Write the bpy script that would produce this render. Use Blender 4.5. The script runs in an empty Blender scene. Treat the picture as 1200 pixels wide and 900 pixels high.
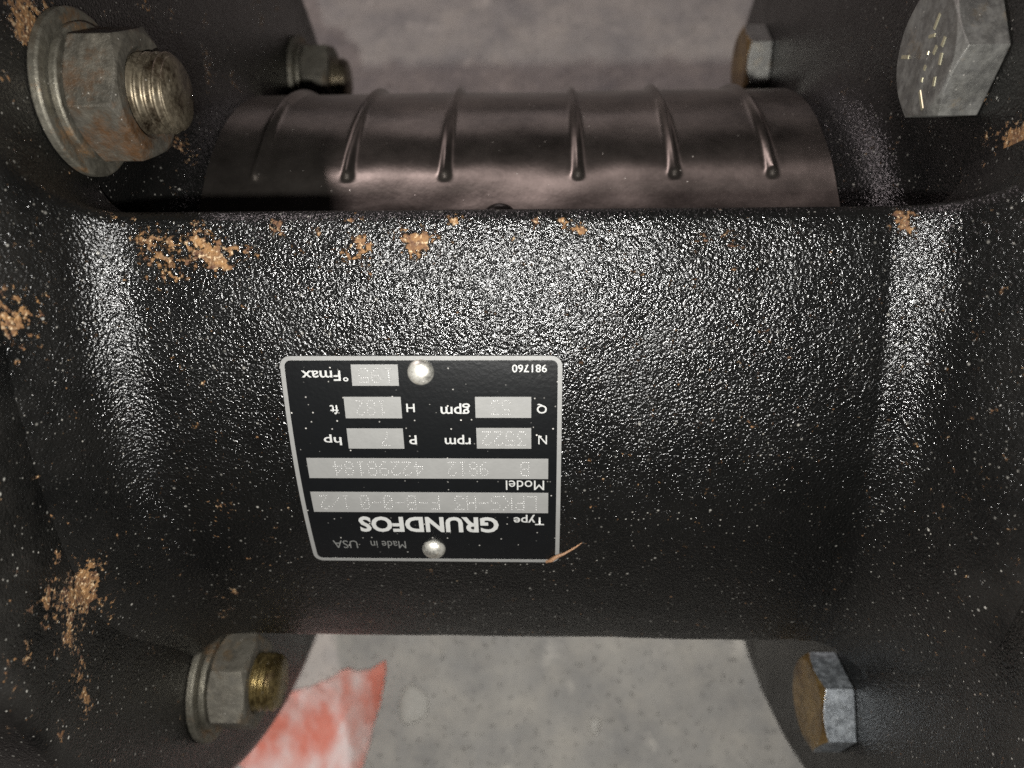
import bpy, bmesh, math, random
from mathutils import Vector, Matrix
from mathutils import noise as mnoise
random.seed(7)
S = bpy.context.scene
C = bpy.context.collection
R = math.radians
MM = 0.001

# ------------------------------------------------------------------ camera
# "frame" coordinates in mm: x along the shaft, y up the frame, d away from the lens.
T = R(21.5)                       # how far the lens leans from plumb
YC, DC = 16.0, 198.0              # shaft axis in frame coordinates
H = 118.0                         # shaft height above the floor
F = 860.0                         # focal length in pixels of a 1200 px wide frame
YAW = R(2.0)
CAMX = 4.0

def fw(x, y, d):                  # frame coordinates -> world metres
    yy, n = y - YC, DC - d
    return Vector((x, yy*math.cos(T) - n*math.sin(T), H + yy*math.sin(T) + n*math.cos(T)))*MM

def fdir(x, y, d):
    return (fw(x, y, d) - fw(0, 0, 0)).normalized()

cam_pos = fw(CAMX, 0, 0)
fwd = fdir(-math.sin(YAW), 0, math.cos(YAW))
upv = fdir(0, 1, 0)
rgt = fwd.cross(upv).normalized()
rot = Matrix((rgt, upv, -fwd)).transposed()
cd = bpy.data.cameras.new('camera')
cam = bpy.data.objects.new('camera', cd); C.objects.link(cam)
cam.matrix_world = Matrix.Translation(cam_pos) @ rot.to_4x4()
cd.sensor_fit = 'HORIZONTAL'; cd.sensor_width = 36.0; cd.lens = F/1200*36
cd.clip_start = 0.005; cd.clip_end = 50
cd.dof.use_dof = True; cd.dof.focus_distance = 0.122; cd.dof.aperture_fstop = 15
S.camera = cam

def ray(px, py):                  # pixel of the 1200x900 frame -> origin, direction in frame coordinates
    u, v = (px-600)/F, (450-py)/F
    cx, sx = math.cos(YAW), math.sin(YAW)
    return (CAMX, 0, 0), (u*cx - sx, v, cx + u*sx)

# ------------------------------------------------------------------ light
w = bpy.data.worlds.new('World'); S.world = w; w.use_nodes = True
w.node_tree.nodes['Background'].inputs[0].default_value = (0.80, 0.74, 0.78, 1)
w.node_tree.nodes['Background'].inputs[1].default_value = 0.02

def lamp(name, pos, target, size, power, col):
    l = bpy.data.lights.new(name, 'AREA'); l.shape = 'DISK'; l.size = size
    l.energy = power; l.color = col
    o = bpy.data.objects.new(name, l); C.objects.link(o)
    o.location = pos
    o.rotation_euler = (target - pos).to_track_quat('-Z', 'Y').to_euler()
    return o
# the phone's flash, just beside the lens
lamp('phone_flash', fw(CAMX-7, -13, -1), fw(CAMX-7, -13, 200), 0.006, 0.64, (1, 0.985, 0.95))
# the workshop lamp overhead to one side
Ldir = fdir(-0.5, 0.785, -0.366)
lamp('workshop_lamp', fw(0, YC, DC) + Ldir*1.8, fw(0, YC, DC), 0.12, 14.0, (1, 0.85, 0.86))
# soft fill lamp, added to put the upper highlight band on the guard
fill_dir = fdir(-0.05, 0.96, 0.20)
lamp('guard_fill_lamp', fw(0, YC, DC) + fill_dir*2.0, fw(0, YC, DC), 0.7, 1.5, (1, 0.86, 0.86))
S.view_settings.view_transform = 'Standard'; S.view_settings.look = 'None'
S.view_settings.gamma = 1; S.view_settings.exposure = 0
S.render.engine = 'CYCLES'
S.cycles.use_denoising = False; S.cycles.max_bounces = 5; S.cycles.caustics_reflective = False; S.cycles.sample_clamp_indirect = 2.0

# ------------------------------------------------------------------ materials
class NT:
    def __init__(s, name):
        s.m = bpy.data.materials.new(name); s.m.use_nodes = True
        s.t = s.m.node_tree; s.b = s.t.nodes['Principled BSDF']
    def n(s, typ, **kw):
        x = s.t.nodes.new(typ)
        for k, v in kw.items():
            if k in x.inputs: x.inputs[k].default_value = v
            else: setattr(x, k, v)
        return x
    def l(s, a, b): s.t.links.new(a, b)
    def noise(s, scale, detail=3, rough=.5, vec=None):
        x = s.n('ShaderNodeTexNoise'); x.inputs['Scale'].default_value = scale
        x.inputs['Detail'].default_value = detail; x.inputs['Roughness'].default_value = rough
        s.l(vec or s.obj(), x.inputs['Vector']); return x.outputs['Fac']
    def obj(s):
        if not hasattr(s, 'tc'): s.tc = s.n('ShaderNodeTexCoord')
        return s.tc.outputs['Object']
    def vor(s, scale, feature='F1', vec=None, out='Distance', rnd=1):
        x = s.n('ShaderNodeTexVoronoi'); x.feature = feature; x.inputs['Scale'].default_value = scale
        x.inputs['Randomness'].default_value = rnd
        s.l(vec or s.obj(), x.inputs['Vector']); return x.outputs[out]
    def ramp(s, fac, a, b, ca=(0,0,0,1), cb=(1,1,1,1)):
        x = s.n('ShaderNodeValToRGB'); e = x.color_ramp.elements
        e[0].position = a; e[1].position = b; e[0].color = ca; e[1].color = cb
        s.l(fac, x.inputs[0]); return x.outputs[0]
    def mix(s, fac, a, b):
        x = s.n('ShaderNodeMix'); x.data_type = 'RGBA'
        if isinstance(fac, (int, float)): x.inputs[0].default_value = fac
        else: s.l(fac, x.inputs[0])
        for v, i in ((a, 6), (b, 7)):
            if isinstance(v, tuple): x.inputs[i].default_value = (*v, 1) if len(v) == 3 else v
            else: s.l(v, x.inputs[i])
        return x.outputs[2]
    def math(s, op, a, b=0.0, clamp=False):
        x = s.n('ShaderNodeMath'); x.operation = op; x.use_clamp = clamp
        for v, i in ((a, 0), (b, 1)):
            if isinstance(v, (int, float)): x.inputs[i].default_value = v
            else: s.l(v, x.inputs[i])
        return x.outputs[0]
    def bump(s, h, dist, strength=1, normal=None):
        x = s.n('ShaderNodeBump'); x.inputs['Distance'].default_value = dist
        x.inputs['Strength'].default_value = strength; s.l(h, x.inputs['Height'])
        if normal: s.l(normal, x.inputs['Normal'])
        return x.outputs[0]
    def set(s, **kw):
        names = dict(col='Base Color', rough='Roughness', metal='Metallic', normal='Normal', spec='Specular IOR Level',
                     coat='Coat Weight', aniso='Anisotropic', anirot='Anisotropic Rotation', coatr='Coat Roughness')
        for k, v in kw.items():
            i = s.b.inputs[names[k]]
            if isinstance(v, (int, float)): i.default_value = v
            elif isinstance(v, tuple): i.default_value = (*v, 1) if len(v) == 3 else v
            else: s.l(v, i)
        return s.m

def cast_paint():
    m = NT('black_cast_paint')
    at = m.n('ShaderNodeAttribute'); at.attribute_name = 'wear'
    sep = m.n('ShaderNodeSeparateColor'); m.l(at.outputs['Color'], sep.inputs[0])
    rustA, dustA, softA = sep.outputs[0], sep.outputs[1], sep.outputs[2]
    # pebbly cast surface under gloss paint
    warp = m.n('ShaderNodeTexNoise'); warp.inputs['Scale'].default_value = 1150; m.l(m.obj(), warp.inputs['Vector'])
    vadd = m.n('ShaderNodeVectorMath'); vadd.operation = 'MULTIPLY_ADD'
    m.l(warp.outputs['Color'], vadd.inputs[0]); vadd.inputs[1].default_value = (.0006,)*3; m.l(m.obj(), vadd.inputs[2])
    v1 = m.vor(2300, 'SMOOTH_F1', vadd.outputs[0])
    n2 = m.noise(3600, 2)
    n3 = m.noise(210, 4)
    h = m.math('ADD', m.math('MULTIPLY', v1, -1.0), m.math('ADD', m.math('MULTIPLY', n2, .55), m.math('MULTIPLY', n3, .8)))
    amp = m.math('SUBTRACT', 1.0, m.math('MULTIPLY', softA, .35))
    h = m.math('MULTIPLY', h, amp)
    # rust
    rn = m.math('ADD', m.math('MULTIPLY', m.noise(420, 6, .75), 2.0), m.math('MULTIPLY', m.noise(1300, 3), 1.4))
    rmask = m.ramp(m.math('SUBTRACT', m.math('ADD', m.math('MULTIPLY', rustA, 1.0), rn), 1.70), .38, .52)
    rcol = m.mix(m.ramp(m.noise(520, 6, .75), .38, .66), (.045, .017, .007), (.19, .10, .034))
    rcol = m.mix(m.ramp(m.noise(1800, 2), .56, .70), rcol, (.34, .25, .15))
    # dust specks
    def specks(sc, a, b, sel):
        return m.math('MULTIPLY', m.ramp(m.vor(sc), a, b, (1,1,1,1), (0,0,0,1)), m.ramp(m.vor(sc, out='Color'), sel, sel+.07))
    sp = m.math('ADD', specks(430, .05, .13, .66), specks(1050, .07, .19, .60), True)
    spsel2 = m.ramp(m.noise(70, 5, .7), .40, .60)
    speck = m.math('MULTIPLY', sp, m.math('ADD', m.math('MULTIPLY', spsel2, .75), m.math('MULTIPLY', dustA, .7)), True)
    film = m.math('MULTIPLY', dustA, m.ramp(m.noise(70, 6, .65), .35, .75), True)
    base = m.mix(m.noise(60, 3), (.0018, .0019, .0019), (.0032, .0032, .0030))
    c = m.mix(m.math('MULTIPLY', film, .5), base, (.030, .0275, .024))
    c = m.mix(speck, c, (.26, .25, .225))
    c = m.mix(rmask, c, rcol)
    ro = m.math('ADD', m.math('ADD', .09, m.math('MULTIPLY', m.noise(120, 4), .22)), m.math('ADD', m.math('MULTIPLY', film, .32), m.math('MULTIPLY', rmask, .55)), True)
    hh = m.math('ADD', h, m.math('MULTIPLY', rmask, m.math('MULTIPLY', rn, .8)))
    return m.set(col=c, rough=ro, normal=m.bump(hh, .00021), spec=.42)

def metal(name, c1, c2, rough=.42, metallic=.85, scale=300, stain=None, stainamt=.5, bmp=.00013, dirt=.65):
    m = NT(name)
    f = m.ramp(m.noise(scale, 6, .7), .3, .7)
    c = m.mix(f, c1, c2)
    dk = m.ramp(m.noise(scale*.6, 6, .75), .46, .66)
    c = m.mix(m.math('MULTIPLY', dk, dirt), c, tuple(v*.28 for v in c1))
    if stain: c = m.mix(m.ramp(m.noise(scale*.45, 6, .75), .66-stainamt*.25, .75-stainamt*.15), c, stain)
    fl = m.math('MULTIPLY', m.ramp(m.vor(900), .08, .17, (1,1,1,1), (0,0,0,1)), m.ramp(m.vor(900, out='Color'), .70, .76))
    c = m.mix(m.math('MULTIPLY', fl, .6), c, (.30, .28, .25))
    ro = m.math('ADD', rough, m.math('ADD', m.math('MULTIPLY', m.noise(scale*2, 3), .22), m.math('MULTIPLY', dk, .12)))
    bv = m.n('ShaderNodeBevel'); bv.samples = 4; bv.inputs['Radius'].default_value = .00035
    nm = m.bump(m.math('ADD', m.math('ADD', m.noise(scale*2.5, 5, .65), m.math('MULTIPLY', f, .6)), m.math('MULTIPLY', fl, .5)), bmp, 1, bv.outputs[0])
    me = m.math('SUBTRACT', metallic, m.math('MULTIPLY', m.math('ADD', fl, dk), .4), True)
    return m.set(col=c, rough=ro, metal=me, normal=nm)

def guard_metal():
    m = NT('satin_guard_metal')
    mp = m.n('ShaderNodeMapping'); mp.inputs['Scale'].default_value = (2600, 300, 300); m.l(m.obj(), mp.inputs[0])
    st = m.noise(1, 4, .6, mp.outputs[0])
    c = m.mix(m.ramp(m.noise(60, 6, .7), .34, .66), (.068, .060, .053), (.18, .158, .140))
    fl = m.math('MULTIPLY', m.ramp(m.vor(800), .05, .13, (1,1,1,1), (0,0,0,1)), m.ramp(m.vor(800, out='Color'), .78, .84))
    scr = m.ramp(m.noise(700, 5, .7), .66, .74)
    c = m.mix(m.math('MULTIPLY', scr, .6), c, (.03, .025, .022))
    c = m.mix(fl, c, (.45, .42, .38))
    ro = m.math('ADD', .28, m.math('ADD', m.math('MULTIPLY', st, .06), m.math('MULTIPLY', m.noise(150, 5), .10)))
    h = m.math('ADD', m.math('MULTIPLY', st, .25), m.math('ADD', m.noise(900, 4), m.math('MULTIPLY', fl, .8)))
    tg = m.n('ShaderNodeTangent'); tg.direction_type = 'RADIAL'; tg.axis = 'X'; m.l(tg.outputs[0], m.b.inputs['Tangent'])
    me = m.math('SUBTRACT', .92, m.math('MULTIPLY', fl, .7), True)
    return m.set(col=c, rough=ro, metal=me, normal=m.bump(h, .000014), aniso=.92, anirot=.25)

def concrete():
    m = NT('concrete')
    big = m.ramp(m.noise(34, 7, .72), .34, .68)
    mid = m.ramp(m.noise(75, 6, .65), .30, .72)
    c = m.mix(big, (.25, .242, .233), (.50, .466, .41))
    c = m.mix(m.math('MULTIPLY', mid, .55), c, (.38, .37, .352))
    pale = m.ramp(m.noise(48, 4, .6), .60, .74)
    c = m.mix(m.math('MULTIPLY', pale, .6), c, (.78, .73, .65))
    pits = m.ramp(m.noise(420, 4, .6), .62, .70)
    c = m.mix(m.math('MULTIPLY', pits, .22), c, (.12, .115, .11))
    h = m.math('ADD', m.noise(130, 8, .7), m.math('MULTIPLY', pits, -.4))
    return m.set(col=c, rough=.82, normal=m.bump(h, .0012), spec=.3)

def paper_mat():
    m = NT('red_white_paper')
    mp = m.n('ShaderNodeMapping'); mp.inputs['Scale'].default_value = (75, 40, 60); mp.inputs['Rotation'].default_value = (0, 0, .5)
    m.l(m.obj(), mp.inputs[0])
    f = m.ramp(m.noise(1, 5, .6, mp.outputs[0]), .40, .62)
    f2 = m.ramp(m.noise(260, 4), .35, .7)
    c = m.mix(f, (.60, .17, .115), (.68, .59, .56))
    c = m.mix(m.math('MULTIPLY', f2, .45), c, (.64, .34, .28))
    return m.set(col=c, rough=.7, normal=m.bump(m.noise(160, 5), .0006), spec=.3)

def plain(name, c, rough, metallic=0, bump=0, bscale=900, speck=0, var=.15):
    m = NT(name)
    c2 = tuple(v*(1-var) for v in c)
    col = m.mix(m.ramp(m.noise(350, 5, .65), .3, .7), c, c2)
    if speck:
        sp = m.math('MULTIPLY', m.ramp(m.vor(1000), .07, .17, (1,1,1,1), (0,0,0,1)), m.ramp(m.vor(1000, out='Color'), .62, .70))
        sp = m.math('MULTIPLY', sp, m.ramp(m.noise(130, 3), .35, .6))
        col = m.mix(m.math('MULTIPLY', sp, speck), col, (.55, .53, .49))
    kw = {}
    if bump: kw['normal'] = m.bump(m.noise(bscale, 4), bump)
    return m.set(col=col, rough=rough, metal=metallic, **kw)

M_cast = cast_paint()
M_nut = metal('dull_steel', (.07, .064, .052), (.145, .133, .108), .46, .6, 350, (.12, .085, .05), .6)
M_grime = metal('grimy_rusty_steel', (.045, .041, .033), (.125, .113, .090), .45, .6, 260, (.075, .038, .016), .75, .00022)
M_washer = metal('washer_steel', (.09, .083, .066), (.185, .172, .138), .40, .85, 300, (.16, .09, .04), .5)
M_thread = metal('oily_thread', (.13, .105, .07), (.25, .215, .155), .30, .9, 500, (.03, .02, .012), .8, .00003)
M_brass = metal('yellow_thread', (.13, .095, .04), (.34, .26, .11), .24, .95, 500, (.06, .04, .02), .6, .00003)
M_zinc = metal('zinc_bolt', (.15, .147, .14), (.23, .225, .205), .40, .85, 420, (.20, .17, .13), .3, .00006, .35)
M_goldz = metal('zinc_bolt_amber', (.30, .325, .35), (.40, .425, .445), .28, .9, 700, None, .3, .00005, .25)
M_amber = metal('amber_chromate', (.15, .09, .03), (.42, .29, .12), .2, .75, 170, (.035, .016, .006), .75, .0003)
M_mark = plain('raised_mark', (.62, .58, .40), .25, .8, 0, var=.2)
M_guard = guard_metal()
M_floor = concrete()
M_paper = paper_mat()
M_plate = plain('plate_black_print', (.003, .0033, .0036), .26, 0, .000035, 1400, .75)
M_alu = plain('plate_bare_aluminium', (.135, .134, .128), .62, .15, .00003, 1600, 0, .12)
M_ink = plain('plate_lettering', (.25, .25, .24), .6, .1, 0, 900, 0, .1)
M_dim = plain('plate_faded_lettering', (.09, .09, .085), .6, .1, 0, 900, 0, .3)
M_dot = plain('stamped_dots', (.235, .232, .225), .45, .3, 0, 900, 0, .1)
M_rivet = metal('rivet_steel', (.50, .49, .44), (.62, .60, .54), .28, .95, 600, (.25, .21, .15), .35, .00002)
M_screw = plain('black_screw', (.05, .045, .04), .25, .6, .00003, 900)
M_straw = plain('straw_tan', (.16, .085, .042), .6, 0, .0001, 900, 0, .4)
M_pebble = plain('pale_chip', (.45, .43, .39), .7, 0, .0004, 300)
M_hair = plain('dark_hair', (.05, .03, .025), .5)

# ------------------------------------------------------------------ mesh helpers
def link(name, verts, faces, mat, parent=None, smooth=40):
    me = bpy.data.meshes.new(name)
    me.from_pydata([tuple(v) for v in verts], [], faces); me.update()
    bm = bmesh.new(); bm.from_mesh(me); bmesh.ops.recalc_face_normals(bm, faces=bm.faces); bm.to_mesh(me); bm.free()
    if smooth is not None:
        me.shade_smooth()
        if smooth < 180: me.set_sharp_from_angle(angle=R(smooth))
    me.materials.append(mat)
    o = bpy.data.objects.new(name, me); C.objects.link(o)
    if parent: o.parent = parent
    return o

def empty(name, loc=(0, 0, 0), rot=(0, 0, 0)):
    o = bpy.data.objects.new(name, None); C.objects.link(o); o.location = loc; o.rotation_euler = rot
    o.empty_display_size = .01
    return o

def tag(o, label=None, cat=None, group=None, kind=None):
    if label: o['label'] = label
    if cat: o['category'] = cat
    if group: o['group'] = group
    if kind: o['kind'] = kind
    return o

def gridfaces(nu, nv, closed_v=False, off=0):
    f = []
    for i in range(nu-1):
        for j in range(nv if closed_v else nv-1):
            k = (j+1) % nv
            f.append((off+i*nv+j, off+(i+1)*nv+j, off+(i+1)*nv+k, off+i*nv+k))
    return f

def lathe(profile, seg=64, tw=None):       # profile: (x, r) about local X; returns verts (mm), faces
    v = []
    for (x, r) in profile:
        for k in range(seg):
            a = 2*math.pi*k/seg
            v.append((x, r*math.sin(a), r*math.cos(a)))
    return v, gridfaces(len(profile), seg, True)

def mm(vs): return [(a*MM, b*MM, c*MM) for a, b, c in vs]

# ------------------------------------------------------------------ floor
def floor_hit(px, py, z=0.0):
    o, dv = ray(px, py)
    p = fw(*o); q = fw(o[0]+dv[0], o[1]+dv[1], o[2]+dv[2]); d = q-p
    t = (z-p.z)/d.z
    return p + d*t
fl = link('floor', [(-2.5, -2.5, 0), (2.5, -2.5, 0), (2.5, 2.5, 0), (-2.5, 2.5, 0)], [(0, 1, 2, 3)], M_floor, smooth=None)
tag(fl, 'mottled grey concrete floor under the pump bracket', kind='structure')

# ------------------------------------------------------------------ bracket casting
XL, XR = -71.0, 73.8
RF_L, RF_R = 13.4, 16.8
AR = 118.0                                   # curvature radius of the arm's outer face
N0 = R(-9.5)                                # face normal near the upper edge
P0y, P0d = 150/F*113, 113.0
AY, AD = P0y - AR*math.sin(N0), P0d + AR*math.cos(N0)
ATH = 11.0

def arm_hit(px, py, off=0.0):               # pixel -> (x, normal angle) on the arm's face
    (ox, oy, od), (dx, dy, dd) = ray(px, py)
    a = dy*dy + dd*dd; b = 2*((oy-AY)*dy + (od-AD)*dd); c = (oy-AY)**2 + (od-AD)**2 - (AR+off)**2
    t = (-b - math.sqrt(max(0, b*b-4*a*c)))/(2*a)
    y, d = oy+dy*t, od+dd*t
    return ox+dx*t, math.atan2(y-AY, AD-d)
PH_T, PH_B = arm_hit(600, 243)[1], arm_hit(600, 749)[1]
print('ARM', math.degrees(PH_T), math.degrees(PH_B))
def arm_pt(x, ph, off=0.0):
    return fw(x, AY+(AR+off)*math.sin(ph), AD-(AR+off)*math.cos(ph))
def xplane_hit(px, py, X):
    (ox, oy, od), (dx, dy, dd) = ray(px, py)
    t = (X-ox)/dx
    return fw(X, oy+dy*t, od+dd*t)

# where the paint has chipped and rusted: (pixel x, pixel y, radius px, strength, surface)
RUST = [(425,291,17,.62,'a'),(492,285,19,.60,'a'),(242,294,20,.68,'a'),(258,308,10,.55,'a'),(180,287,24,.42,'a'),(200,318,18,.36,'a'),(293,297,10,.5,'a'),
        (372,273,8,.5,'a'),(667,263,12,.40,'a'),(604,283,7,.45,'a'),(860,284,10,.5,'a'),(828,282,7,.5,'a'),(802,293,6,.45,'a'),(260,595,13,.34,'a'),
        (320,262,8,.5,'a'),(230,262,7,.5,'a'),(700,292,6,.36,'a'),
        (1060,262,12,.6,'a'),(1052,250,8,.5,'a'),(1110,260,6,.4,'r'),(10,366,24,.5,'l'),(46,356,18,.5,'l'),(62,390,14,.55,'l'),(22,394,16,.35,'l'),
        (68,405,8,.5,'l'),(55,308,8,.4,'l'),(85,375,8,.4,'a'),
        (82,700,26,.60,'l'),(100,675,16,.6,'l'),(134,664,11,.62,'l'),(112,643,12,.5,'l'),(118,700,12,.5,'l'),(96,785,14,.55,'l'),(30,770,9,.5,'l'),(34,718,8,.5,'l'),
        (102,830,12,.5,'l'),(85,745,12,.5,'l'),(126,720,7,.55,'l'),(200,712,10,.5,'l'),(215,697,6,.45,'l'),(228,748,10,.5,'l'),
        (28,14,24,.62,'l'),(38,45,16,.62,'l'),(60,8,14,.4,'l'),(205,178,18,.55,'l'),(218,196,10,.55,'l'),(200,238,12,.62,'l'),(245,75,13,.45,'l'),(70,200,8,.4,'l'),
        (120,245,7,.45,'a'),(300,0,16,.3,'l'),
        (1182,188,24,.62,'r'),(1196,160,16,.5,'r'),(1165,228,14,.55,'r'),(1195,215,12,.6,'r'),(1148,242,7,.45,'r'),(1135,262,6,.4,'r')]
rr_ = random.Random(11)
for _ in range(46): RUST.append((rr_.gauss(72, 42), rr_.uniform(600, 860), rr_.uniform(3, 8), rr_.uniform(.35, .6), 'l'))
for _ in range(16): RUST.append((rr_.uniform(0, 110), rr_.gauss(375, 55), rr_.uniform(3, 8), rr_.uniform(.35, .55), 'l'))
for _ in range(26): RUST.append((rr_.uniform(110, 900), 250+abs(rr_.gauss(0, 28)), rr_.uniform(3, 8), rr_.uniform(.3, .5), 'a'))
for _ in range(22): RUST.append((rr_.gauss(1175, 25), rr_.gauss(205, 45), rr_.uniform(3, 9), rr_.uniform(.35, .55), 'r'))
for _ in range(26): RUST.append((rr_.uniform(0, 330), rr_.uniform(0, 240), rr_.uniform(4, 11), rr_.uniform(.3, .5), 'l'))
for _ in range(12): RUST.append((rr_.uniform(190, 300), rr_.uniform(690, 748), rr_.uniform(3, 6), rr_.uniform(.3, .5), 'a'))
RB = []
for (px, py, rr, st, sf) in RUST:
    if sf == 'a':
        x, ph = arm_hit(px, py); p = arm_pt(x, ph)
    else:
        p = xplane_hit(px, py, XL if sf == 'l' else XR)
    dist = (p-cam_pos).length
    RB.append((p, rr/F*dist, st))

def wear(o):
    me = o.data
    ca = me.color_attributes.new('wear', 'FLOAT_COLOR', 'POINT')
    for i, v in enumerate(me.vertices):
        p = v.co
        s = 0
        for (q, r, st) in RB:
            d2 = (p-q).length_squared/(r*r)
            if d2 < 4: s += st*math.exp(-d2*.9)
        # settled grime grows towards the flange rims
        rr = math.hypot(p.y, p.z-H*MM)/MM
        edge = min(p.x/MM-XL, XR-p.x/MM)
        dust = max(0, min(1, (10-edge)/10))*max(0, min(1, (rr-82)/28))*.85 + .10
        soft = max(0, min(1, (6-edge)/10))
        ca.data[i].color = (min(1, s), dust, soft, 1)

def sstep(a, b, t):
    t = max(0, min(1, (t-a)/(b-a))); return t*t*(3-2*t)
def arm_mesh(name, parent, PH_B=PH_B):
    secs = []
    xs = []
    na = 26
    RA, AM = 10.0, R(65)
    def web(L):                              # (distance from the flange, height) from flange to arm
        out = []
        dx = L-RA*math.sin(AM); h0 = RA*(1-math.cos(AM))
        for i in range(9): t = 1-i/9; out.append((dx*(1-t)+.03, h0+dx*t*math.tan(AM)))
        for i in range(na+1):
            al = AM*(1-i/na); out.append((L-RA*math.sin(al), RA*(1-math.cos(al))))
        return out
    for d_, h_ in web(RF_L): xs.append((XL+d_, h_, None))
    x0, x1 = XL+RF_L, XR-RF_R
    nm_ = 84
    for i in range(1, nm_): xs.append((x0+(x1-x0)*i/nm_, 0, None))
    for d_, h_ in reversed(web(RF_R)): xs.append((XR-d_, h_, None))
    RCc = 9.0
    verts = []; no, nr, ni = 76, 6, 14
    for (x, h, _) in xs:
        d = min(x-XL, XR-x); e = 0
        if d < RCc: e = RCc - math.sqrt(max(0, RCc*RCc-(RCc-d)**2))
        rad = AR+h
        pt, pb = PH_T + e/AR, PH_B - .8*e/AR
        be = 2.2
        dl = be/rad
        ring = []
        for j in range(no): ring.append((pt-dl + (pb-pt+2*dl)*j/(no-1), rad))
        for j in range(1, nr+1):
            a = math.pi/2*j/nr; ring.append((pb+dl-dl*math.sin(a), rad-be*(1-math.cos(a))))
        for j in range(ni):
            f = j/(ni-1); ring.append((pb+(pt-pb)*f, AR-ATH))
        for j in range(nr):
            a = math.pi/2*(1-j/nr); ring.append((pt-dl+dl*math.sin(a), rad-be*(1-math.cos(a))))
        for (ph, rd) in ring:
            if rd > AR-be: rd -= h*.72*sstep(PH_B+R(20), PH_B-R(1), ph)
            if rd > AR-be:
                q = Vector((x*.05, ph*AR*.05, 1.7))
                rd += .28*mnoise.noise(q) + .10*mnoise.noise(q*3.1)
                k = math.exp(-((x-(XR-RF_R+3))/4.5)**2)       # lap lines where the iron ran into the corner
                rd += k*.45*mnoise.noise(Vector((x*.42+ph*3, ph*AR*.035, 5.2)))
            verts.append(fw(x, AY+rd*math.sin(ph), AD-rd*math.cos(ph)))
    nv = no+nr+ni+nr
    faces = gridfaces(len(xs), nv, True)
    faces.append(tuple(range(nv))); faces.append(tuple((len(xs)-1)*nv+j for j in range(nv)))
    # slight unevenness of the casting
    o = link(name, verts, faces, M_cast, parent, 50)
    return o

bracket = empty('pump_bracket')
tag(bracket, 'black painted cast iron pump bracket with rust flecks and a riveted nameplate', 'bracket')
arm = arm_mesh('arm', bracket); wear(arm)
arm2 = arm_mesh('arm', bracket, R(-48)); wear(arm2)                  # the arm on the far side of the shaft
arm2.matrix_local = Matrix.Translation((0, 0, H*MM)) @ Matrix.Rotation(math.pi, 4, 'X') @ Matrix.Translation((0, 0, -H*MM))

HUBR = 57.0
def flange(X, s, hub_end, FR):                  # s: direction of the inner face (+1 faces +x)
    prof = [(X-17*s, 0), (X-17*s, 40), (X-17*s, FR-2), (X-16.4*s, FR-.6), (X-15*s, FR), (X-8*s, FR), (X-1.8*s, FR), (X-.6*s, FR-.6), (X, FR-2)]
    rf = 8.0
    r = FR-2
    while r-1.6 > HUBR+rf:
        r -= 1.6; prof.append((X, r))
    for i in range(11):
        a = math.pi/2*i/10; prof.append((X+s*rf*(1-math.cos(a)), HUBR+rf*(1-math.sin(a))))
    L = abs(hub_end-X)
    for q in (.7, .85, .95): prof.append((X+s*(rf+(L-rf)*q), HUBR))
    prof += [(hub_end, HUBR-1), (hub_end, 20), (hub_end, 0)]
    v, f = lathe(prof, 300)
    v = [(a, b, c+H) for a, b, c in v]
    o = link('flange', mm(v), f, M_cast, bracket, 50)
    wear(o)
    return o
flange(XL, 1, -57.0, 114.0); flange(XR, -1, 58.0, 118.0)

# ------------------------------------------------------------------ nameplate
pc = [arm_hit(331,418,.5), arm_hit(658,416,.5), arm_hit(656,659,.5), arm_hit(366,656,.5)]
ab = [(x, p*(AR+.5)) for x, p in pc]
print('PLATE', [(round(a,1), round(b,1)) for a, b in ab])
PL, PRt = (ab[0][0]+ab[3][0])/2, (ab[1][0]+ab[2][0])/2
PT, PB = (ab[0][1]+ab[1][1])/2, (ab[2][1]+ab[3][1])/2
def pl_pt(a, b, off): return arm_pt(a, b/(AR+.5), off)
def pab(px, py):
    x, p = arm_hit(px, py, .5); return x, p*(AR+.5)

def rrect(a0, b0, a1, b1, r, n=6):
    pts = []
    for (cx, cy, s) in ((a1-r, b1-r, 0), (a0+r, b1-r, 90), (a0+r, b0+r, 180), (a1-r, b0+r, 270)):
        for i in range(n+1):
            t = R(s+90*i/n); pts.append((cx+r*math.cos(t), cy+r*math.sin(t)))
    return pts
def curved_sheet(name, outline, z0, z1, mat, parent, hole=None):
    """a flat shape in plate coordinates bent over the arm, thick from z0 to z1"""
    bm = bmesh.new()
    lo = [bm.verts.new((a, b, 0)) for a, b in outline]
    es = [bm.edges.new((lo[i], lo[(i+1) % len(lo)])) for i in range(len(lo))]
    if hole:
        hi = [bm.verts.new((a, b, 0)) for a, b in hole]
        es += [bm.edges.new((hi[i], hi[(i+1) % len(hi)])) for i in range(len(hi))]
    bmesh.ops.triangle_fill(bm, use_beauty=True, use_dissolve=False, edges=es)
    ys = [v.co.y for v in bm.verts]
    y0, y1 = min(ys), max(ys); n = int((y1-y0)/1.2)
    for i in range(1, n+1):
        bmesh.ops.bisect_plane(bm, geom=bm.verts[:]+bm.edges[:]+bm.faces[:], plane_co=(0, y0+(y1-y0)*i/(n+1), 0), plane_no=(0, 1, 0))
    bmesh.ops.recalc_face_normals(bm, faces=bm.faces)
    ret = bmesh.ops.extrude_face_region(bm, geom=bm.faces[:])
    for v in [g for g in ret['geom'] if isinstance(g, bmesh.types.BMVert)]: v.co.z = 1
    for v in bm.verts:
        v.co = pl_pt(v.co.x, v.co.y, z0+(z1-z0)*v.co.z)
    bmesh.ops.recalc_face_normals(bm, faces=bm.faces)
    me = bpy.data.meshes.new(name); bm.to_mesh(me); bm.free()
    me.shade_smooth(); me.set_sharp_from_angle(angle=R(35)); me.materials.append(mat)
    o = bpy.data.objects.new(name, me); C.objects.link(o); o.parent = parent
    return o
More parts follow.
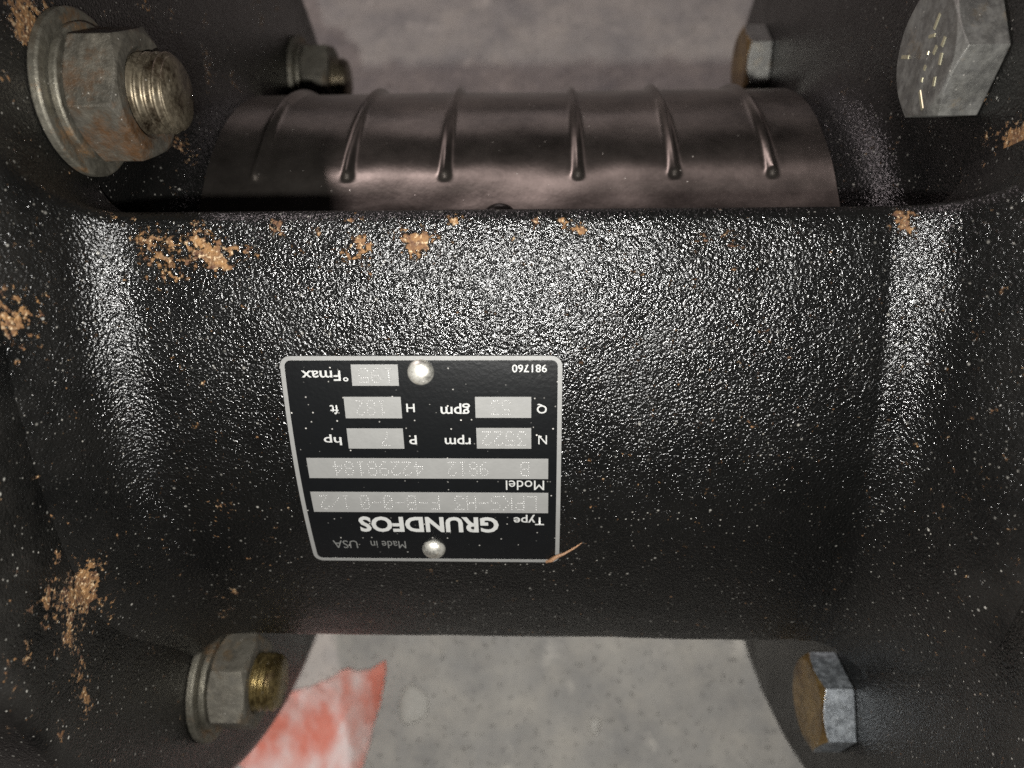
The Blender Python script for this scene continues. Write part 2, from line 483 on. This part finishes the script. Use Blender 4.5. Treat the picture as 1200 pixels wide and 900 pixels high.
BW = .72
plate = curved_sheet('nameplate', rrect(PL, PB, PRt, PT, 1.7), -.35, .50, M_plate, bracket)
plate['label'] = 'black and silver riveted nameplate with upside-down lettering'
curved_sheet('border', rrect(PL, PB, PRt, PT, 1.7), .50, .56, M_alu, plate, rrect(PL+BW, PB+BW, PRt-BW, PT-BW, 1.0))
FIELDS = {'F': (412,466,427,452), 'H': (404,469.5,465,490), 'P': (407.5,472,502,525.5), 'Q': (557,622.5,465,489.5), 'N': (558.5,622.5,501.5,525.5),
          'M': (361,642.5,537.5,560), 'T': (366,642.5,577.5,599.5)}
FB = {}
for k, (x0, x1, y0, y1) in FIELDS.items():
    a0, b0 = pab(x0, y1); a1, b1 = pab(x1, y0); am, _ = pab(x0, y0)
    a0 = (a0+am)/2
    FB[k] = (a0, b0, a1, b1)
    curved_sheet('blank_field', [(a0, b0), (a1, b0), (a1, b1), (a0, b1)], .50, .545, M_alu, plate)

def lettering(text, x0, x1, y0, y1, mat=M_ink, bold=0.0):
    cu = bpy.data.curves.new('t', 'FONT'); cu.body = text; cu.size = 1; cu.offset = bold; cu.resolution_u = 3
    to = bpy.data.objects.new('t', cu); C.objects.link(to)
    dg = bpy.context.evaluated_depsgraph_get()
    me = bpy.data.meshes.new_from_object(to.evaluated_get(dg))
    bpy.data.objects.remove(to); bpy.data.curves.remove(cu)
    xs = [v.co.x for v in me.vertices]; ys = [v.co.y for v in me.vertices]
    tx0, tx1, ty0, ty1 = min(xs), max(xs), min(ys), max(ys)
    a0, b0 = pab(x0, y1); a1, b1 = pab(x1, y0)
    for v in me.vertices:
        u = (v.co.x-tx0)/(tx1-tx0); q = (v.co.y-ty0)/(ty1-ty0)
        v.co = pl_pt(a1-(a1-a0)*u, b1-(b1-b0)*q, .54)         # reads upside-down in the frame
    me.materials.clear(); me.materials.append(mat); me.name = 'lettering'
    o = bpy.data.objects.new('lettering', me); C.objects.link(o); o.parent = plate
    return o
for a in (('981760', 600,641,427,436.3), ('\u00b0Fmax', 354,407.5,434,447), ('H', 476.5,485.7,473,482.8), ('ft', 387.5,396,474.5,485),
          ('gpm', 516.5,550.7,472.5,485), ('Q', 629,641,473,484.5), ('P', 480,488,510,520.5), ('hp', 380.3,399.6,509,521.5), ('rpm', 521.5,551.3,509.5,520.5),
          ('N', 630.8,641,510,520.5), ('Model', 593,637.7,563,573.9), ('Type', 602,637.7,603.2,615)):
    lettering(*a, bold=0 if a[0] in ('Model', 'N', 'Made in') else .012)
lettering('GRUNDFOS', 422.4,584,606,622.9, M_ink, .035)
lettering('Made in', 435.5,475,633.8,641.9, M_dim)
lettering('USA', 391.7,418.3,633.2,641.9, M_dim)

FONT5 = {'0':(14,17,19,21,25,17,14),'1':(4,12,4,4,4,4,14),'2':(14,17,1,2,4,8,31),'3':(31,2,4,2,1,17,14),'4':(2,6,10,18,31,2,2),'5':(31,16,30,1,1,17,14),
         '7':(31,1,2,4,8,8,8),'8':(14,17,17,14,17,17,14),'9':(14,17,17,15,1,2,12),'L':(16,16,16,16,16,16,31),'P':(30,17,17,30,16,16,16),'K':(17,18,20,24,20,18,17),
         'S':(15,16,16,14,1,1,30),'H':(17,17,17,31,17,17,17),'-':(0,0,0,31,0,0,0),'B':(30,17,17,30,17,17,30),'F':(31,16,16,30,16,16,16),'/':(0,1,2,4,8,16,0),' ':(0,)*7}
def stamped(text, field, ux0, ux1, uy0=.2, uy1=.84):
    a0, b0, a1, b1 = FB[field]
    A0, A1 = a1-(a1-a0)*ux0, a1-(a1-a0)*ux1
    B0, B1 = b1-(b1-b0)*uy0, b1-(b1-b0)*uy1
    n = len(text)*6-1
    st = abs(A1-A0)/n; sy = abs(B1-B0)/6; r = min(st, sy)*.40
    v, f = [], []
    for ci, ch in enumerate(text):
        for ry, row in enumerate(FONT5[ch]):
            for cx in range(5):
                if row >> (4-cx) & 1:
                    ca = A0 + (A1-A0)*(ci*6+cx)/n; cb = B1 + (B0-B1)*(ry/6)
                    ca += random.uniform(-.03, .03); cb += random.uniform(-.03, .03)
                    k = len(v); hh = random.uniform(.03, .09)
                    for i in range(6):
                        t = math.pi/3*i; v.append(pl_pt(ca+r*math.cos(t), cb+r*math.sin(t), .545))
                    for i in range(6):
                        t = math.pi/3*i; v.append(pl_pt(ca+.5*r*math.cos(t), cb+.5*r*math.sin(t), .545+hh))
                    for i in range(6): f.append((k+i, k+(i+1) % 6, k+6+(i+1) % 6, k+6+i))
                    f.append(tuple(k+6+i for i in range(6)))
    o = link('stamped_characters', v, f, M_dot, plate, 60)
    return o
# text runs right to left in the frame, baseline up: flip so it reads with the printed lettering
for a in (('LPKS-H3', 'T', .05, .40), ('F-B-0-0', 'T', .46, .80), ('1/2', 'T', .84, .97), ('B', 'M', .08, .12), ('9812', 'M', .25, .42), ('42298184', 'M', .52, .90),
          ('3522', 'N', .10, .92), ('53', 'Q', .38, .74), ('7', 'P', .26, .42), ('182', 'H', .28, .82), ('195', 'F', .12, .88)):
    stamped(*a)

def dome(px, py, rad, parent, name, mat):
    a, b = pab(px, py)
    base = pl_pt(a, b, .5); nrm = (pl_pt(a, b, 1.5)-base).normalized()
    q = nrm.to_track_quat('X', 'Z')
    prof = [(0.0, rad)]
    for i in range(1, 9):
        t = math.pi/2*i/8; prof.append((rad*.62*math.sin(t)+.05, rad*math.cos(t)+.001))
    v, f = lathe(prof, 32)
    vs = [base + q @ (Vector(p)*MM) for p in v]
    return link(name, vs, f, mat, parent, 180)
dome(493, 436, 2.15, plate, 'rivet', M_rivet); dome(508.5, 643, 2.15, plate, 'rivet', M_rivet)

# ------------------------------------------------------------------ coupling guard
GR = 58.4
GX0, GX1 = -63.0, 62.0
RIBS = [-52.5, -34, -14.5, 11.9, 30.8, 49.8]
def gpt(x, ph, r): return fw(x, YC+r*math.sin(ph), DC-r*math.cos(ph))
def guard():
    g = empty('coupling_guard', (0, 0, 0))
    tag(g, 'dark satin sheet metal coupling guard with six pressed ribs, lying between the flanges', 'guard')
    nx, npz = 300, 150
    p0, p1 = 14.5, 122.0
    def hgt(x, ph):
        z = 0
        for rx in RIBS:
            dx = x-rx
            endf = sstep(24.6, 26.4, ph)*sstep(112, 108, ph)
            z += 1.25*math.exp(-(dx/.80)**2)*endf
        dm = min(abs(x-rx) for rx in RIBS)
        # the plain lower strip dishes in below the ribs, arched between them
        lim = 24.8 + 1.9*sstep(0, 9, dm)
        z -= .45*sstep(lim+3.5, lim-6.5, ph)
        pass
        z += .7*math.exp(-((ph-p0)/.7)**2)
        z += .12*math.sin(x*.11+1)*math.sin(ph*.16) + .10*mnoise.noise(Vector((x*.09, ph*.12, 2))) 
        return z
    phs = [p0+(p1-p0)*(j/(npz-1))**1.35 for j in range(npz)]
    v = []
    for i in range(nx):
        x = GX0+(GX1-GX0)*i/(nx-1)
        for ph in phs: v.append(gpt(x, R(ph), GR+hgt(x, ph)))
    f = gridfaces(nx, npz)
    n = len(v)
    for i in range(nx):
        x = GX0+(GX1-GX0)*i/(nx-1)
        for ph in phs: v.append(gpt(x, R(ph), GR-1.3+min(0, hgt(x, ph))))
    f += gridfaces(nx, npz, off=n)
    for i in range(nx-1):
        for j in (0, npz-1): f.append((i*npz+j, (i+1)*npz+j, n+(i+1)*npz+j, n+i*npz+j))
    for j in range(npz-1):
        for i in (0, nx-1): f.append((i*npz+j, i*npz+j+1, n+i*npz+j+1, n+i*npz+j))
    link('shell', v, f, M_guard, g, 50)
    # button screw at the lower edge
    ph = R(15.6); xx = -3.4
    base = gpt(xx, ph, GR-.6); nrm = (gpt(xx, ph, GR+5)-base).normalized(); q = nrm.to_track_quat('X', 'Z')
    prof = [(-3, 3.2), (.2, 3.6), (.9, 3.5), (1.7, 2.8), (2.1, 1.9), (2.1, 1.2), (1.2, 1.1), (1.2, .01)]
    vv, ff = lathe(prof, 28)
    link('screw', [base + q @ (Vector(p)*MM) for p in vv], ff, M_screw, g, 35)
    return g
guard()

# ------------------------------------------------------------------ bolts
def hexprism(AF, x0, x1, chamfer0, chamfer1, bore, seg=72):
    """hexagon along local X from x0 to x1, conical chamfers, optional bore"""
    rc = AF/2*.965
    def rh(a):
        m = (a+math.pi/6) % (math.pi/3) - math.pi/6
        return AF/2/math.cos(m)
    rings = []
    inn = bore if bore else .01
    def ring(fx, fr): rings.append([(fx(2*math.pi*k/seg), fr(2*math.pi*k/seg), 2*math.pi*k/seg) for k in range(seg)])
    ring(lambda a: x0, lambda a: inn)
    ring(lambda a: x0, lambda a: rc if chamfer0 else rh(a)-.25)
    ring(lambda a: x0+((rh(a)-rc)*.55 if chamfer0 else .25), lambda a: rh(a))
    ring(lambda a: x1-((rh(a)-rc)*.55 if chamfer1 else .25), lambda a: rh(a))
    ring(lambda a: x1, lambda a: rc if chamfer1 else rh(a)-.25)
    if bore: ring(lambda a: x1, lambda a: bore+.9); ring(lambda a: x1-.9, lambda a: bore)
    else: ring(lambda a: x1, lambda a: inn)
    v = [(x, r*math.sin(a), r*math.cos(a)) for rg in rings for (x, r, a) in rg]
    return v, gridfaces(len(rings), seg, True)
def thread(r, pitch, x0, x1, seg=64, per=9):
    n = int((x1-x0)/pitch*per); v = []
    dep = .62*pitch
    for i in range(n+1):
        x = x0+(x1-x0)*i/n
        for k in range(seg):
            a = 2*math.pi*k/seg
            ph = ((x/pitch) - k/seg) % 1
            tri = abs(ph-.5)*2
            rr = r - dep*min(1, max(0, (tri-.12)/.76))
            rr = min(rr, r-.8+(x1-x)*.9)
            v.append((x, rr*math.sin(a), rr*math.cos(a)))
    f = gridfaces(n+1, seg, True)
    f.append(tuple(range(seg))); f.append(tuple(n*seg+k for k in range(seg)))
    return v, f
def washer(x0, x1, ri, ro):
    b = .3
    return lathe([(x0, ri), (x0, ro-b), (x0+b, ro), (x1-b, ro), (x1, ro-b), (x1, ri), (x0, ri)], 64)
def splitwasher(x0, x1, ri, ro):
    seg = 60; v = []; gap = .10
    for k in range(seg+1):
        a = math.pi + gap + (2*math.pi-2*gap)*k/seg; dz = .55*(k/seg-.5)*0
        for (x, r) in ((x0, ri), (x0, ro-.25), (x0+.25, ro), (x1-.25, ro), (x1, ro-.25), (x1, ri)):
            v.append((x+dz, r*math.sin(a), r*math.cos(a)))
    f = gridfaces(seg+1, 6, True); f.append(tuple(range(6))); f.append(tuple(seg*6+j for j in range(6)))
    return v, f

def bolt_loc(X, deg):                      # angle about the shaft from plumb, towards +y world
    a = R(deg); BC = (90.0 if deg < -60 else 86.0) if X < 0 else (93.3 if deg < -60 else (85.6 if deg < 45 else 90.0)); return Vector((X, BC*math.sin(a), H+BC*math.cos(a)))*MM

def nut_bolt(deg, spin, label, m_thread, rust_nut=M_nut, proud=10.0):
    e = empty('stud_bolt', bolt_loc(XL, deg), (spin, 0, 0))
    tag(e, label, 'bolt', 'nutted bolts through the motor side flange')
    v, f = washer(-.05, 1.6, 6.9, 13.0); link('flat_washer', mm(v), f, M_washer, e, 40)
    v, f = splitwasher(1.6, 3.0, 6.9, 10.8); link('lock_washer', mm(v), f, M_washer, e, 40)
    v, f = hexprism(19.05, 3.0, 11.4, True, True, 6.2); link('nut', mm(v), f, rust_nut, e, 25)
    v, f = thread(6.35, 1.45, -10, 11.4+proud); link('threaded_end', mm(v), f, m_thread, e, 75)
    return e
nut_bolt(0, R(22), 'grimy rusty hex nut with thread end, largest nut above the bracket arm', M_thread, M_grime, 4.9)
nut_bolt(-91, R(20), 'clean grey hex nut with brassy thread end, beside the red paper scrap', M_brass, M_nut, 4.6)
nut_bolt(90, R(10), 'blurred small nut and bolt end behind the ribbed guard, at the nutted flange', M_thread, M_nut, 4)

def head_bolt(deg, spin, label, mhead, mface, marks=None, lines=None):
    e = empty('hex_bolt', bolt_loc(XR, deg), (spin, 0, math.pi))
    tag(e, label, 'bolt', 'headed bolts in the pump side flange')
    AFh, x1 = 19.3, 7.2
    v, f = hexprism(AFh, .02, x1, False, True, None)
    o = link('head', mm(v), f, mhead, e, 25)
    o.data.materials.append(mface)
    for p in o.data.polygons:
        if abs(p.normal.x) > .75 and p.center.x > x1*MM*.6: p.material_index = 1
    v, f = lathe([(-14, .01), (-14, 6.3), (.05, 6.3), (.05, .01)], 32); link('shank', mm(v), f, mhead, e, 40)
    if lines:
        mw = Matrix.Translation(bolt_loc(XR, deg)) @ Matrix.Rotation(math.pi, 4, 'Z') @ Matrix.Rotation(spin, 4, 'X')
        inv = mw.inverted()
        for (xa, ya, xb, yb, wd) in lines:
            A = inv @ xplane_hit(xa, ya, XR-x1); B = inv @ xplane_hit(xb, yb, XR-x1)
            d = (B-A); L = d.length; d.normalize(); s = Vector((1, 0, 0)).cross(d)*wd*.5*MM
            v = []
            for (sc, hx) in ((1, -.1), (.6, .13)):
                for (pp, sg, en) in ((A, -1, -1), (A, 1, -1), (B, 1, 1), (B, -1, 1)):
                    v.append(pp + s*sg*sc + d*en*.1*MM*(sc-.6) + Vector((hx*MM, 0, 0)))
            link('head_mark', v, [(3, 2, 1, 0), (4, 5, 6, 7), (0, 1, 5, 4), (1, 2, 6, 5), (2, 3, 7, 6), (3, 0, 4, 7)], M_mark, o, None)
    return e
LN = [(1095,34,1102,16,0.86), (1078,107,1081,128,0.86), (1057,67,1065,67,.8), (1104,54,1108,43,1.01), (1094,63,1098,54,1.01), (1101,76,1104,62,1.01),
      (1083,82,1085,77,0.94), (1080,96,1081,91,0.86), (1094,101,1096,90,0.94), (1087,64,1088,60,0.72), (1089,43,1096,41,0.72)]
head_bolt(4.5, R(50), 'large grey hex bolt head with raised marks on its end face', M_zinc, M_zinc, None, LN)
head_bolt(-96, R(45), 'bright zinc hex bolt head with amber end face, below the bracket arm', M_goldz, M_amber)
head_bolt(90, R(18), 'blurred small zinc hex bolt head behind the ribbed guard', M_zinc, M_amber)

# ------------------------------------------------------------------ small things
def paper():
    px = [(268,876),(270,862),(276,852),(288,850),(300,846),(308,836),(316,828),(335,812),(350,808),(367,804),(390,794),(403,785),(411,783),(422,787),(435,785),(444,779),(452,774),
          (453,785),(450,805),(446,826),(440,845),(436,862),(432,880),(425,900),(415,940),(400,985),(350,990),(305,975),(292,935),(286,900),(278,884)]
    fine = []
    rp = random.Random(3)
    for i, (a, b) in enumerate(px):
        a2, b2 = px[(i+1) % len(px)]
        n = max(1, int(math.hypot(a2-a, b2-b)/4))
        for k in range(n):
            j = 0 if k == 0 else 1.1
            fine.append((a+(a2-a)*k/n+rp.uniform(-j, j), b+(b2-b)*k/n+rp.uniform(-j, j)))
    pts = [floor_hit(a, b, 5.5*MM) for a, b in fine]
    ctr = sum(pts, Vector())/len(pts)
    bm = bmesh.new()
    vs = [bm.verts.new((p.x, p.y, 0)) for p in pts]
    bm.faces.new(vs)
    bmesh.ops.triangulate(bm, faces=bm.faces)
    bmesh.ops.subdivide_edges(bm, edges=bm.edges[:], cuts=3, use_grid_fill=True)
    bmesh.ops.triangulate(bm, faces=bm.faces)
    from mathutils import noise
    for v in bm.verts:
        d = min((Vector((v.co.x, v.co.y, 0))-Vector((p.x, p.y, 0))).length for p in pts)/MM
        edge = max(0, 1-d/16)
        v.co.z = (.4 + 6.5*edge**1.5 + .7*(1+noise.noise(Vector((v.co.x*60, v.co.y*60, 3)))))*MM
    zmin = min(v.co.z for v in bm.verts)
    for v in bm.verts: v.co.z -= zmin-.02*MM
    ret = bmesh.ops.extrude_face_region(bm, geom=bm.faces[:])
    for g in ret['geom']:
        if isinstance(g, bmesh.types.BMVert): g.co.z += .35*MM
    bmesh.ops.recalc_face_normals(bm, faces=bm.faces)
    me = bpy.data.meshes.new('paper_scrap'); bm.to_mesh(me); bm.free(); me.shade_smooth(); me.set_sharp_from_angle(angle=R(50)); me.materials.append(M_paper)
    o = bpy.data.objects.new('paper_scrap', me); C.objects.link(o)
    tag(o, 'torn scrap of red and white paper lying on the concrete floor', 'paper')
paper()

def tube(name, pts, rads, mat, seg=8):
    v = []
    for i, p in enumerate(pts):
        d = (pts[min(i+1, len(pts)-1)]-pts[max(i-1, 0)]).normalized()
        u = d.orthogonal().normalized(); s = d.cross(u)
        for k in range(seg):
            a = 2*math.pi*k/seg; v.append(p + (u*math.cos(a)+s*math.sin(a))*rads[i]*MM)
    f = gridfaces(len(pts), seg, True); f.append(tuple(range(seg))); f.append(tuple((len(pts)-1)*seg+k for k in range(seg)))
    return link(name, v, f, mat, None, 60)
sp = []
for (a, b, o) in ((641,659,.75),(646,656,.85),(653,652,.95),(661,649,.8),(668,645,.7),(675,641,.6),(682,636,.5)):
    x, p = arm_hit(a, b, o); sp.append(arm_pt(x, p, o))
tag(tube('straw', sp, [.40,.45,.36,.24,.22,.18,.08], M_straw), 'short tan straw sliver stuck at a corner of the nameplate', 'straw')

def pebble(px, py, sx, sy, h, label):
    c = floor_hit(px, py); v = []; nu, nv = 9, 20
    ph = random.random()*6
    for i in range(nu):
        t = math.pi/2*i/(nu-1)
        for k in range(nv):
            a = 2*math.pi*k/nv; rr = 1+.14*math.sin(2*a+ph)+.09*math.sin(3*a+1.3*ph)
            v.append(c+Vector((sx*rr*math.cos(t)*math.cos(a), sy*rr*math.cos(t)*math.sin(a), h*math.sin(t)))*MM)
    f = gridfaces(nu, nv, True); f.append(tuple(range(nv)))
    tag(link('pebble', v, f, M_pebble, None, 60), label, 'pebble')
pebble(484, 826, 5.0, 8.0, 2.0, 'pale rounded chip on the concrete beside the red paper scrap')
pebble(697, 850, 2.2, 3.2, 1.4, 'tiny pale chip lying alone on the open concrete')
